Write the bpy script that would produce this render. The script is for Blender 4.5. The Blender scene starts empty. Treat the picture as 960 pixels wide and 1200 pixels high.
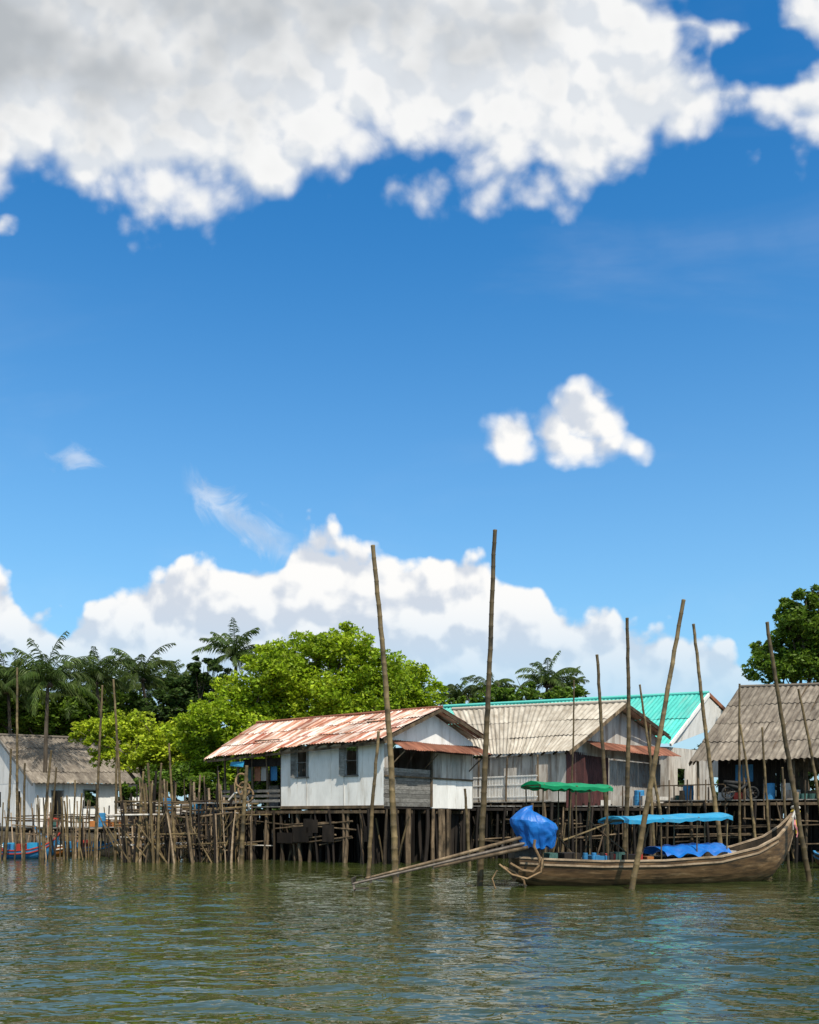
import bpy, math, random
import numpy as np
import mathutils
from mathutils import Vector, Matrix
random.seed(7); np.random.seed(7)
F=1120.0; CH=2.2; HY=958.0
def P(px,py,d): return Vector(((px-480)/F*d, d, CH+(HY-py)/F*d))
def PZ(px,z,d): return Vector(((px-480)/F*d, d, z))
U=random.uniform
scene=bpy.context.scene
# ------------------------------------------------------------ materials
M={}
def nn(nt,t,**k):
    n=nt.nodes.new(t)
    for a,b in k.items(): setattr(n,a,b)
    return n
def ramp(nt,stops,interp='LINEAR'):
    r=nn(nt,'ShaderNodeValToRGB'); cr=r.color_ramp; cr.interpolation=interp
    while len(cr.elements)<len(stops): cr.elements.new(0.5)
    for e,(p,c) in zip(cr.elements,stops):
        e.position=p; e.color=(c[0],c[1],c[2],1) if hasattr(c,'__len__') else (c,c,c,1)
    return r
def mix(nt,fac,a,b,mode='MIX'):
    m=nn(nt,'ShaderNodeMix',data_type='RGBA',blend_type=mode); L=nt.links
    for i,x in ((0,fac),(6,a),(7,b)):
        if isinstance(x,bpy.types.NodeSocket): L.new(x,m.inputs[i])
        elif i==0: m.inputs[0].default_value=x
        else: m.inputs[i].default_value=(x[0],x[1],x[2],1)
    return m.outputs[2]
def mat(name,stops,scale=3.0,stretch=(1,1,1),rough=0.8,rnd=0.35,stain=None,bump=0.3,coord='Object',
        stainscale=1.0,stainstretch=(1,1,1),stainth=(0.5,0.65),metal=0.0,spec=0.3,transl=0.0,det=5):
    m=bpy.data.materials.new(name); m.use_nodes=True; nt=m.node_tree; L=nt.links
    b=nt.nodes['Principled BSDF']; out=nt.nodes['Material Output']
    tc=nn(nt,'ShaderNodeTexCoord')
    mp=nn(nt,'ShaderNodeMapping'); mp.inputs['Scale'].default_value=stretch
    L.new(tc.outputs[coord],mp.inputs['Vector'])
    at=nn(nt,'ShaderNodeAttribute'); at.attribute_name='rnd'
    off=nn(nt,'ShaderNodeVectorMath',operation='SCALE'); off.inputs[0].default_value=(7.3,3.1,5.7)
    L.new(at.outputs['Fac'],off.inputs['Scale'])
    ad=nn(nt,'ShaderNodeVectorMath',operation='ADD'); L.new(mp.outputs[0],ad.inputs[0]); L.new(off.outputs[0],ad.inputs[1])
    no=nn(nt,'ShaderNodeTexNoise'); no.inputs['Scale'].default_value=scale; no.inputs['Detail'].default_value=det; no.inputs['Roughness'].default_value=0.65
    L.new(ad.outputs[0],no.inputs['Vector'])
    r=ramp(nt,stops); L.new(no.outputs['Fac'],r.inputs[0]); col=r.outputs[0]
    if stain:
        mp2=nn(nt,'ShaderNodeMapping'); mp2.inputs['Scale'].default_value=stainstretch
        L.new(tc.outputs[coord],mp2.inputs['Vector'])
        n2=nn(nt,'ShaderNodeTexNoise'); n2.inputs['Scale'].default_value=stainscale; n2.inputs['Detail'].default_value=6; n2.inputs['Roughness'].default_value=0.7
        ad2=nn(nt,'ShaderNodeVectorMath',operation='ADD'); L.new(mp2.outputs[0],ad2.inputs[0]); L.new(off.outputs[0],ad2.inputs[1])
        L.new(ad2.outputs[0],n2.inputs['Vector'])
        r2=ramp(nt,[(stainth[0],0.0),(stainth[1],1.0)]); L.new(n2.outputs['Fac'],r2.inputs[0])
        col=mix(nt,r2.outputs[0],col,stain)
    if rnd>0:
        mr=nn(nt,'ShaderNodeMapRange'); mr.inputs[3].default_value=1-rnd; mr.inputs[4].default_value=1+rnd
        L.new(at.outputs['Fac'],mr.inputs[0])
        cb=nn(nt,'ShaderNodeCombineColor')
        for i in range(3): L.new(mr.outputs[0],cb.inputs[i])
        col=mix(nt,1.0,col,cb.outputs[0],'MULTIPLY')
    L.new(col,b.inputs['Base Color'])
    b.inputs['Roughness'].default_value=rough; b.inputs['Metallic'].default_value=metal
    b.inputs['Specular IOR Level'].default_value=spec
    if bump>0:
        bp=nn(nt,'ShaderNodeBump'); bp.inputs['Strength'].default_value=bump; bp.inputs['Distance'].default_value=0.03
        L.new(no.outputs['Fac'],bp.inputs['Height']); L.new(bp.outputs[0],b.inputs['Normal'])
    if transl>0:
        tr=nn(nt,'ShaderNodeBsdfTranslucent'); L.new(col,tr.inputs[0])
        ms=nn(nt,'ShaderNodeMixShader'); ms.inputs[0].default_value=transl
        L.new(b.outputs[0],ms.inputs[1]); L.new(tr.outputs[0],ms.inputs[2]); L.new(ms.outputs[0],out.inputs[0])
    M[name]=m; return m
mat('bamboo',[(0.3,(0.07,0.048,0.022)),(0.55,(0.16,0.115,0.055)),(0.75,(0.27,0.2,0.1))],scale=2,stretch=(1,1,0.6),rough=0.6,rnd=0.35,stain=(0.045,0.036,0.022),stainscale=1.2,stainth=(0.48,0.66))
mat('old_wood',[(0.3,(0.04,0.028,0.017)),(0.55,(0.125,0.088,0.053)),(0.75,(0.27,0.2,0.13))],scale=3,stretch=(1,1,0.3),rnd=0.65,stain=(0.025,0.02,0.013),stainscale=1.1,stainth=(0.5,0.66))
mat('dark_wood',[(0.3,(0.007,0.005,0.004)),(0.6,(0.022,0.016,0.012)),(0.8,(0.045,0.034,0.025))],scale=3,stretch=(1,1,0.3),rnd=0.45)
mat('grey_board',[(0.3,(0.11,0.105,0.095)),(0.6,(0.25,0.24,0.22)),(0.8,(0.4,0.38,0.35))],scale=5,stretch=(1,1,3),rnd=0.35,stain=(0.06,0.05,0.04),stainscale=0.9,stainth=(0.52,0.72))
mat('white_paint',[(0.3,(0.68,0.67,0.64)),(0.6,(0.84,0.83,0.8))],scale=1.5,stretch=(1,1,0.4),rnd=0.05,stain=(0.34,0.28,0.2),stainscale=1.5,stainstretch=(2.2,2.2,0.25),stainth=(0.54,0.84),bump=0.15)
mat('dirty_white',[(0.3,(0.4,0.38,0.35)),(0.6,(0.6,0.57,0.52))],scale=2,stretch=(1,1,0.3),rnd=0.2,stain=(0.17,0.11,0.07),stainscale=1.3,stainstretch=(2,2,0.25),stainth=(0.48,0.7),bump=0.2)
mat('rust_roof',[(0.30,(0.15,0.055,0.035)),(0.43,(0.38,0.18,0.11)),(0.52,(0.54,0.43,0.37)),(0.7,(0.68,0.64,0.6))],scale=0.9,stretch=(2.2,0.35,1),rough=0.55,rnd=0.3,stain=(0.24,0.07,0.04),stainscale=0.75,stainstretch=(2.5,0.35,1),stainth=(0.5,0.6),coord='UV',bump=0.15)
mat('rust_sheet',[(0.3,(0.09,0.03,0.02)),(0.6,(0.25,0.1,0.06)),(0.8,(0.4,0.25,0.18))],scale=1.5,stretch=(2,0.6,1),rough=0.6,rnd=0.3,coord='UV')
mat('cement_roof',[(0.3,(0.3,0.26,0.21)),(0.55,(0.44,0.4,0.34)),(0.75,(0.56,0.52,0.45))],scale=1.6,stretch=(1.6,0.6,1),rough=0.85,rnd=0.14,stain=(0.17,0.14,0.1),stainscale=1.6,stainstretch=(2,0.3,1),stainth=(0.5,0.75),coord='UV')
mat('old_cement_roof',[(0.3,(0.12,0.1,0.08)),(0.55,(0.22,0.19,0.155)),(0.75,(0.33,0.29,0.24))],scale=1.8,stretch=(1.6,0.6,1),rough=0.9,rnd=0.18,stain=(0.07,0.055,0.045),stainscale=1.6,stainstretch=(2,0.4,1),stainth=(0.48,0.72),coord='UV')
mat('turquoise_roof',[(0.3,(0.04,0.36,0.32)),(0.6,(0.07,0.5,0.44)),(0.8,(0.16,0.58,0.52))],scale=1.2,stretch=(1.5,0.5,1),rough=0.45,rnd=0.14,coord='UV',bump=0.05,stain=(0.2,0.4,0.36),stainscale=1.2,stainstretch=(2,0.3,1),stainth=(0.5,0.8))
mat('maroon_sheet',[(0.3,(0.03,0.012,0.012)),(0.6,(0.085,0.03,0.028)),(0.8,(0.15,0.07,0.06))],scale=1.5,stretch=(2,0.6,1),rough=0.6,rnd=0.25,coord='UV')
mat('grey_sheet',[(0.3,(0.2,0.18,0.16)),(0.6,(0.36,0.34,0.31)),(0.8,(0.5,0.47,0.42))],scale=1.5,stretch=(2,0.6,1),rough=0.6,rnd=0.15,coord='UV',stain=(0.2,0.1,0.06),stainscale=1.2,stainth=(0.55,0.75))
mat('blue_tarp',[(0.3,(0.006,0.1,0.42)),(0.7,(0.012,0.19,0.62))],scale=3,rough=0.4,rnd=0.1,bump=0.6,spec=0.5,transl=0.15)
mat('sky_blue_tarp',[(0.3,(0.02,0.28,0.56)),(0.7,(0.05,0.42,0.7))],scale=3,rough=0.5,rnd=0.1,bump=0.3,transl=0.25,stain=(0.15,0.35,0.45),stainscale=2,stainth=(.5,.8))
mat('green_tarp',[(0.3,(0.0,0.2,0.08)),(0.7,(0.01,0.36,0.15))],scale=3,rough=0.5,rnd=0.1,bump=0.3,transl=0.3)
mat('hull_wood',[(0.3,(0.06,0.034,0.018)),(0.55,(0.16,0.095,0.045)),(0.75,(0.33,0.22,0.12))],scale=1.8,stretch=(0.5,0.5,4),rough=0.45,rnd=0.22,stain=(0.045,0.03,0.018),stainscale=1.3,stainstretch=(0.6,0.6,3),stainth=(0.47,0.64),bump=0.3)
mat('pale_wood',[(0.3,(0.22,0.15,0.09)),(0.6,(0.4,0.3,0.2)),(0.8,(0.52,0.42,0.3))],scale=3,stretch=(0.7,0.7,2),rough=0.6,rnd=0.2,stain=(0.1,0.07,0.04),stainscale=1.5,stainth=(.5,.75))
mat('red_paint',[(0.3,(0.3,0.03,0.02)),(0.7,(0.5,0.06,0.04))],scale=3,rough=0.5,rnd=0.2)
mat('orange_paint',[(0.3,(0.4,0.13,0.03)),(0.7,(0.55,0.22,0.06))],scale=3,rough=0.5,rnd=0.2,stain=(0.2,0.12,0.07),stainscale=2,stainth=(.5,.7))
mat('yellow_cloth',[(0.3,(0.6,0.4,0.05)),(0.7,(0.8,0.6,0.1))],scale=6,rough=0.8,rnd=0.2)
mat('pink_cloth',[(0.3,(0.6,0.2,0.22)),(0.7,(0.75,0.35,0.35))],scale=6,rough=0.8,rnd=0.2)
mat('blue_paint',[(0.3,(0.02,0.13,0.3)),(0.7,(0.05,0.24,0.45))],scale=3,rough=0.5,rnd=0.2)
mat('metal',[(0.3,(0.05,0.04,0.035)),(0.7,(0.14,0.12,0.1))],scale=6,rough=0.6,rnd=0.2,metal=0.3)
mat('rubber',[(0.3,(0.012,0.012,0.012)),(0.7,(0.03,0.03,0.03))],scale=6,rough=0.7,rnd=0.1)
mat('rope',[(0.3,(0.13,0.08,0.04)),(0.7,(0.3,0.2,0.11))],scale=8,rough=0.85,rnd=0.2)
mat('net',[(0.3,(0.03,0.09,0.08)),(0.7,(0.08,0.17,0.15))],scale=9,rough=0.9,rnd=0.3)
mat('terracotta',[(0.3,(0.22,0.08,0.04)),(0.7,(0.36,0.15,0.08))],scale=3,rough=0.7,rnd=0.2)
mat('bark',[(0.3,(0.04,0.03,0.022)),(0.7,(0.14,0.11,0.08))],scale=4,stretch=(1,1,0.3),rough=0.9,rnd=0.2)
mat('mud',[(0.3,(0.03,0.023,0.015)),(0.6,(0.06,0.048,0.03)),(0.8,(0.06,0.07,0.025))],scale=0.8,rough=0.8,rnd=0)
def leafmat(n,a,b,c): mat(n,[(0.3,a),(0.5,b),(0.7,c)],scale=0.35,rough=0.55,rnd=0.5,bump=0,transl=0.35,spec=0.3,det=2)
leafmat('bright_leaf',(0.13,0.22,0.008),(0.26,0.38,0.013),(0.4,0.48,0.025))
leafmat('bush_leaf',(0.22,0.3,0.01),(0.34,0.44,0.018),(0.48,0.52,0.035))
leafmat('green_leaf',(0.05,0.1,0.01),(0.1,0.18,0.014),(0.16,0.24,0.02))
leafmat('dark_leaf',(0.018,0.04,0.008),(0.04,0.08,0.013),(0.08,0.125,0.02))
leafmat('palm_leaf',(0.035,0.065,0.014),(0.065,0.11,0.022),(0.13,0.17,0.035))
# ------------------------------------------------------------ mesh builder
class MB:
    def __init__(s): s.v=[];s.f=[];s.m=[];s.r=[];s.uv=[]
    def add(s,vs,fs,m,r=None,uvs=None):
        o=len(s.v); s.v.extend([tuple(x) for x in vs]); r=random.random() if r is None else r
        for i,f in enumerate(fs):
            s.f.append([o+k for k in f]); s.m.append(m); s.r.append(r)
            s.uv.append([uvs[k] for k in f] if uvs else [(0,0)]*len(f))
    def obox(s,o,x,y,z,m,r=None):
        o,x,y,z=map(Vector,(o,x,y,z))
        vs=[o,o+x,o+x+y,o+y,o+z,o+x+z,o+x+y+z,o+y+z]
        fs=[(0,3,2,1),(4,5,6,7),(0,1,5,4),(1,2,6,5),(2,3,7,6),(3,0,4,7)]
        s.add(vs,fs,m,r)
    def beam(s,p0,p1,w,h,m,r=None,up=Vector((0,0,1))):
        p0,p1=Vector(p0),Vector(p1); d=p1-p0; sd=d.cross(up)
        if sd.length<1e-4: sd=d.cross(Vector((0,1,0)))
        sd.normalize(); u=sd.cross(d).normalized()
        s.obox(p0-sd*w/2-u*h/2,d,sd*w,u*h,m,r)
    def tube(s,pts,rad,m,n=8,r=None,cap=True):
        pts=[Vector(p) for p in pts]; k=len(pts); vs=[];
        if not hasattr(rad,'__len__'): rad=[rad]*k
        ref=Vector((0,1,0)) if abs((pts[-1]-pts[0]).normalized().y)<0.8 else Vector((1,0,0))
        for i,p in enumerate(pts):
            d=(pts[min(i+1,k-1)]-pts[max(i-1,0)]).normalized()
            a=d.cross(ref)
            if a.length<1e-3: a=d.cross(Vector((0,0,1)))
            a.normalize(); b=d.cross(a)
            for j in range(n):
                t=2*math.pi*j/n; vs.append(p+(a*math.cos(t)+b*math.sin(t))*rad[i])
        fs=[(i*n+j,i*n+(j+1)%n,(i+1)*n+(j+1)%n,(i+1)*n+j) for i in range(k-1) for j in range(n)]
        if cap: fs.append(tuple(range(n-1,-1,-1))); fs.append(tuple((k-1)*n+j for j in range(n)))
        s.add(vs,fs,m,r)
    def stick(s,p0,p1,r0,r1,m,bend=0.03,n=6):
        p0,p1=Vector(p0),Vector(p1); L=(p1-p0).length; o=Vector((U(-1,1),U(-1,1),0))*bend*L*0.5
        pts=[];rd=[]
        for i in range(5):
            t=i/4; pts.append(p0.lerp(p1,t)+o*math.sin(t*math.pi)+Vector((U(-1,1),U(-1,1),0))*0.008); rd.append((r0*(1-t)+r1*t)*U(0.92,1.08))
        s.tube(pts,rd,m,n)
    def corr(s,a,b,c,d,m,pitch=0.2,amp=0.03,rows=2,sheet=1.0,jit=0.05,seam=0.03):
        a,b,c,d=map(Vector,(a,b,c,d)); W=((b-a).length+(c-d).length)/2; H=((d-a).length+(c-b).length)/2
        nrm=(b-a).cross(d-a).normalized()
        if nrm.z<-0.2: nrm=-nrm
        ns=max(1,int(round(W/sheet))); spw=max(2,int(round(W/ns/pitch)))*6
        def pt(u,v): return a.lerp(b,u).lerp(d.lerp(c,u),v)
        for i in range(ns):
            for r in range(rows):
                v0=r/rows-(0.02 if r else 0)-U(0,jit)/H*(1 if r==0 else 0.4); v1=(r+1)/rows+0.012*(r<rows-1)
                vs=[];uv=[]; lift=U(0,0.02); wob=U(-0.5,1)*0.03; oz=U(0,0.3)*0.01
                for q in range(4):
                    v=v0+(v1-v0)*q/3
                    for k in range(spw+1):
                        u=(i+k/spw*(1.0))/ns
                        off=amp*math.sin(2*math.pi*u*W/pitch)+lift+seam*(1-q/3)+(0.0 if q else wob)+oz+0.03*math.sin(u*W*0.9+v*H*0.7)
                        vs.append(pt(u,v)+nrm*off); uv.append((u*W,v*H))
                st=spw+1
                s.add(vs,[(q*st+k,q*st+k+1,(q+1)*st+k+1,(q+1)*st+k) for q in range(3) for k in range(spw)],m,None,uv)
    def planks(s,a,b,z0,z1,m,w=0.2,th=0.03,gap=0.012,horiz=False,jit=0.02):
        a,b=Vector(a),Vector(b); a.z=b.z=0; L=(b-a).length; e=(b-a)/L; n=Vector((e.y,-e.x,0))
        if not horiz:
            k=max(1,int(round(L/w))); ww=L/k
            for i in range(k):
                s.obox(a+e*(i*ww+gap/2)+Vector((0,0,z0-U(0,jit)))+n*U(0,0.012),e*(ww-gap),-n*th,Vector((0,0,z1-z0+U(0,jit))),m)
        else:
            k=max(1,int(round((z1-z0)/w))); ww=(z1-z0)/k
            for i in range(k):
                s.obox(a+Vector((0,0,z0+i*ww+gap/2))+n*U(0,0.012),e*L,-n*th,Vector((0,0,ww-gap)),m)
    def barrel(s,c,r,h,m):
        c=Vector(c); zs=[0,0.03,0.1,0.33,0.36,0.64,0.67,0.9,0.97,1]; rs=[.93,1,1,1,1.04,1.04,1,1,1,.93]
        s.tube([c+Vector((0,0,h*z)) for z in zs],[r*x for x in rs],m,14)
    def build(s,name,parent=None,smooth=False):
        me=bpy.data.meshes.new(name); me.from_pydata(s.v,[],s.f)
        names=sorted(set(s.m)); 
        for x in names: me.materials.append(M[x])
        idx={x:i for i,x in enumerate(names)}
        me.polygons.foreach_set('material_index',[idx[x] for x in s.m])
        at=me.attributes.new('rnd','FLOAT','FACE'); at.data.foreach_set('value',s.r)
        uv=me.uv_layers.new(name='UVMap'); flat=[c for f in s.uv for p in f for c in p]; uv.data.foreach_set('uv',flat)
        if smooth: me.polygons.foreach_set('use_smooth',[True]*len(s.f))
        me.update(); ob=bpy.data.objects.new(name,me); scene.collection.objects.link(ob)
        if parent: ob.parent=parent
        return ob
def group(name):
    e=bpy.data.objects.new(name,None); e.empty_display_size=0.5; scene.collection.objects.link(e); return e
def hit(B,e,px):
    k=(px-480)/F; return (k*B.y-B.x)/(e.x-k*e.y)
def npmesh(name,vs,quads,mname,smooth=False,rnd=False):
    N=len(quads); me=bpy.data.meshes.new(name); me.vertices.add(len(vs)); me.vertices.foreach_set('co',np.ascontiguousarray(vs,dtype=np.float32).ravel())
    me.loops.add(N*4); me.loops.foreach_set('vertex_index',np.ascontiguousarray(quads,dtype=np.int32).ravel())
    me.polygons.add(N); me.polygons.foreach_set('loop_start',np.arange(0,N*4,4,dtype=np.int32))
    me.update(calc_edges=True)
    if smooth: me.polygons.foreach_set('use_smooth',[True]*N)
    me.materials.append(M[mname])
    if rnd:
        at=me.attributes.new('rnd','FLOAT','FACE'); at.data.foreach_set('value',np.random.uniform(0,1,N))
    ob=bpy.data.objects.new(name,me); scene.collection.objects.link(ob); return ob
def leaves(name,centers,radii,counts,size,m,parent=None):
    V=[]
    for c,r,k in zip(centers,radii,counts):
        c=np.array(c); r=np.array(r)
        ns=max(6,int(k/60)); d=np.random.normal(size=(ns,3)); d/=np.linalg.norm(d,axis=1)[:,None]
        sub=c+d*r*np.random.uniform(0.35,1.0,(ns,1))
        sr=np.random.uniform(0.14,0.34,(ns,1))*r.mean()
        w=np.random.randint(0,ns,k)
        g=np.random.normal(size=(k,3)); g/=np.linalg.norm(g,axis=1)[:,None]
        V.append(sub[w]+g*sr[w]*np.random.uniform(0.3,1,(k,1))**0.5*np.array([1,1,0.7]))
    C=np.concatenate(V); N=len(C)
    a=np.random.normal(size=(N,3)); a[:,2]*=0.6; a/=np.linalg.norm(a,axis=1)[:,None]
    b=np.random.normal(size=(N,3)); b-=a*(a*b).sum(1)[:,None]; b/=np.linalg.norm(b,axis=1)[:,None]
    s=np.random.uniform(0.6,1.3,(N,1))*size
    vs=np.stack([C-a*s*0.9,C-b*s*0.42,C+a*s*0.9,C+b*s*0.42],1).reshape(-1,3)
    ob=npmesh(name,vs,np.arange(N*4).reshape(-1,4),m,rnd=True)
    if parent: ob.parent=parent
    return ob
# ------------------------------------------------------------ trees
def tree(name,d,ells,m,size=0.16,dens=1450,base=None,gz=1.0,depth=1.0):
    g=group(name); cs=[];rs=[];ks=[]
    for (px,py,rx,ry) in ells:
        dd=d+U(-1.5,1.5); c=P(px,py,dd); cs.append(c); R=(rx/F*d,min(rx,ry)/F*d*depth+0.3,ry/F*d); rs.append(R); ks.append(int(dens*R[0]*R[2]))
    leaves('foliage',cs,rs,ks,size,m,g)
    mb=MB(); c0=sum(cs,Vector())/len(cs); bx=c0.x if base is None else P(base,0,d).x
    B=Vector((bx,d,gz-0.5)); top=Vector((c0.x,c0.y,gz+(c0.z-gz)*0.45))
    mb.tube([B,B.lerp(top,0.5)+Vector((0.15,0,0)),top],[0.3,0.22,0.18],'bark',8)
    for c in cs:
        mid=top.lerp(c,0.5)+Vector((U(-.3,.3),U(-.3,.3),0.2)); mb.tube([top-Vector((0,0,0.2)),mid,c],[0.15,0.09,0.04],'bark',6)
        for i in range(5):
            q=c+Vector((U(-1,1),U(-1,1),U(-0.3,0.7)))*(rs[0][0]*0.6); mb.tube([mid.lerp(c,U(0.2,0.9)),q],[0.05,0.015],'bark',4)
    mb.build('trunk_and_limbs',g)
tree('mangrove_tree',62,[(400,763,42,30),(442,790,40,32),(356,776,46,34),(408,820,64,32),(330,803,42,40),(372,835,66,35),(425,840,40,30)],'bright_leaf',base=385)
tree('mangrove_tree',59,[(288,822,42,34),(314,785,34,34),(252,845,38,34),(228,862,30,32),(300,862,50,30),(262,885,54,26),(240,905,36,22),(300,900,50,24)],'bright_leaf',base=280)
tree('mangrove_tree',66,[(478,797,32,24),(502,818,24,22),(462,820,30,26),(488,834,32,20)],'bright_leaf',base=478)
tree('bush',66,[(150,856,52,20),(112,858,34,18),(195,866,34,24),(165,885,66,18),(205,898,50,22),(225,875,26,26)],'bush_leaf',base=150,dens=1500)
tree('shrub',56.5,[(205,912,40,18),(250,925,50,18),(310,922,44,22),(330,905,24,20),(170,925,30,14)],'green_leaf',base=250,gz=0.3)
tree('broadleaf_tree',63,[(936,738,36,32),(905,780,30,22),(955,770,36,30),(922,718,22,18),(965,736,36,30),(945,704,24,16),(985,760,44,54),(898,762,22,14),(930,785,40,20)],'green_leaf',size=0.18,base=950,dens=1250)
tree('broadleaf_tree',80,[(255,790,20,14),(235,785,22,14),(215,815,30,28),(190,835,35,28),(240,820,40,26)],'dark_leaf',size=0.22,dens=800,base=215)
tree('broadleaf_tree',84,[(70,835,40,26),(20,830,40,26),(110,830,40,24),(-20,830,40,30),(45,850,60,24),(150,828,30,20)],'green_leaf',size=0.24,dens=800,base=60)
tree('broadleaf_tree',88,[(600,818,40,16),(545,828,20,12),(660,818,36,14),(580,812,18,11),(625,808,16,9)],'green_leaf',size=0.25,dens=700,base=600)
cs=[];rs=[];ks=[]
for i in range(80):
    x=-85+i*2.2+U(-1,1); pxx=480+x/95*F
    hgt=14.0 if pxx<260 else 9.5
    if pxx>520: hgt=8.5
    for j in range(5):
        c=Vector((x+U(-1,1),88+U(0,9),hgt*(0.10+0.2*j)+U(-0.6,0.8))); R=U(1.5,2.7)*(0.75 if j==4 else 1); cs.append(c);rs.append((R,R,R*0.95));ks.append(650)
leaves('distant_tree_belt',cs,rs,ks,0.32,'dark_leaf')
def palm(px,py,d,R=4.0,nf=20,gz=1.0,lean=0.0):
    g=group('palm_tree'); top=P(px,py,d); mb=MB()
    B=Vector((top.x-lean,d+U(-.5,.5),gz-0.5))
    pts=[];rd=[]
    for i in range(9):
        t=i/8; pts.append(Vector((B.x+(top.x-B.x)*t**1.7,B.y,B.z+(top.z-B.z)*t))); rd.append(0.2-0.08*t+(0.06 if i==0 else 0))
    mb.tube(pts,rd,'bark',8); 
    for k in range(9):
        an=k*.7; mb.tube([top+Vector((.2*math.cos(an),.2*math.sin(an),-.5)),top+Vector((.3*math.cos(an),.3*math.sin(an),-.35)),top+Vector((.25*math.cos(an),.25*math.sin(an),-.15))],[.06,.15,.05],'bark',6)
    mb.build('trunk',g)
    fb=MB()
    for i in range(nf):
        az=i*2.4+U(-.3,.3); el=math.radians(0+82*(1-(i/nf))+U(-15,10)); L=R*U(0.75,1.15); dirh=Vector((math.cos(az),math.sin(az),0))
        p=top.copy(); e=el; ptl=[p.copy()]; K=12; tot=math.radians(U(55,125))
        for k in range(K):
            e-=tot/K*(0.35+1.2*k/K); e=max(e,math.radians(-85)); p=p+(dirh*math.cos(e)+Vector((0,0,math.sin(e))))*L/K; ptl.append(p.copy())
        fb.tube(ptl,[0.035*(1-k/(K+1))+0.006 for k in range(K+1)],'palm_leaf',4,cap=False)
        side=Vector((-dirh.y,dirh.x,0)); r=random.random()
        for k in range(2,K*3):
            t=k/(K*3); q=ptl[int(t*K)].lerp(ptl[min(K,int(t*K)+1)],t*K-int(t*K))
            fw=(ptl[min(K,int(t*K)+1)]-ptl[int(t*K)]).normalized()
            ll=0.8*math.sin(math.pi*(0.14+0.80*t))**0.6*R/4
            for sg in (-1,1):
                dr=(side*sg*0.6+fw*0.7+Vector((0,0,-0.2-U(0,0.8)))).normalized()
                w=fw*0.042; tip=q+dr*ll*U(0.7,1.1)+Vector((0,0,-0.25*ll)); mdp=q+dr*ll*0.5
                fb.add([q-w*0.6,q+w*0.6,mdp+w,tip,mdp-w],[(0,1,2,3,4)],'palm_leaf',min(1,max(0,r+U(-.3,.3))))
    fb.build('fronds',g)
for a in [(56,798,72,4.2),(110,796,78,3.8),(165,792,82,3.9),(275,768,80,3.6),(8,806,80,4.0),(140,808,90,3.8),(190,806,90,3.6),(642,800,92,3.7),(574,812,96,3.3),(538,818,98,3.2),(30,812,85,3.8),(82,818,84,3.8),(212,802,92,3.5),(662,808,98,3),(-20,800,78,4.0)]:
    palm(a[0],a[1],a[2],R=a[3],lean=U(-1.5,1.5),nf=25)
# ------------------------------------------------------------ terrain & water
mb=MB(); xs=[-1500,-400,-120]+list(np.arange(-80,81,4))+[120,400,1500]; ys=[55.5,57,59,62,68,80,110,200,600,2500]
zz={55.5:-0.6,57:-0.1,59:0.35,62:0.8,68:1.0}
vs=[(x,y+(U(-.8,.8) if y<62 else 0),zz.get(y,1.1)+(U(-.12,.12) if y<110 else 0)) for y in ys for x in xs]; n=len(xs)
mb.add(vs,[(j*n+i,j*n+i+1,(j+1)*n+i+1,(j+1)*n+i) for j in range(len(ys)-1) for i in range(n-1)],'mud'); mb.build('ground',smooth=True)
wm=bpy.data.materials.new('water'); wm.use_nodes=True; nt=wm.node_tree; L=nt.links; b=nt.nodes['Principled BSDF']
b.inputs['Roughness'].default_value=0.02; b.inputs['IOR'].default_value=1.33; b.inputs['Specular IOR Level'].default_value=0.5
tc=nn(nt,'ShaderNodeTexCoord')
def wn(sc,st,det,rot=0,dist=0.4):
    mp=nn(nt,'ShaderNodeMapping'); mp.inputs['Scale'].default_value=st; mp.inputs['Rotation'].default_value=(0,0,rot); L.new(tc.outputs['Object'],mp.inputs['Vector'])
    n_=nn(nt,'ShaderNodeTexNoise'); n_.noise_dimensions='2D'; n_.inputs['Scale'].default_value=sc; n_.inputs['Detail'].default_value=det; n_.inputs['Distortion'].default_value=dist; L.new(mp.outputs[0],n_.inputs['Vector']); return n_.outputs['Fac']
def mth(nt,op,a,b_=None,c=None,clamp=False):
    m_=nn(nt,'ShaderNodeMath',operation=op); m_.use_clamp=clamp
    for i,x in enumerate((a,b_,c)):
        if x is None: continue
        if isinstance(x,bpy.types.NodeSocket): nt.links.new(x,m_.inputs[i])
        else: m_.inputs[i].default_value=x
    return m_.outputs[0]
h1=wn(1.6,(0.65,1.3,1),2,0.15); h2=wn(4.5,(0.8,1.2,1),1,-0.3)
hh=mth(nt,'ADD',mth(nt,'MULTIPLY',h1,0.5),mth(nt,'MULTIPLY',h2,0.16))
bp=nn(nt,'ShaderNodeBump'); bp.inputs['Strength'].default_value=1.0; bp.inputs['Distance'].default_value=0.07; L.new(hh,bp.inputs['Height']); L.new(bp.outputs[0],b.inputs['Normal'])
cr=ramp(nt,[(0.35,(0.026,0.038,0.010)),(0.65,(0.048,0.058,0.016))]); L.new(wn(0.08,(1,1,1),3),cr.inputs[0]); L.new(cr.outputs[0],b.inputs['Base Color'])
M['water']=wm
rng=np.random.RandomState(3)
yl=[4.0]
while yl[-1]<58: yl.append(yl[-1]+max(0.05,0.006*yl[-1]))
yl=np.array(yl); xl=np.arange(-34,34.01,0.115); X,Y=np.meshgrid(xl,yl); DY=np.maximum(0.05,0.006*Y); Hh=np.zeros_like(X)
WX=X+0.35*np.sin(Y*0.7+1)+0.25*np.sin(X*0.5+Y*0.3); WY=Y+0.3*np.sin(X*0.8+0.5)+0.2*np.sin(X*1.7+Y*0.9)
NC=60
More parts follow.
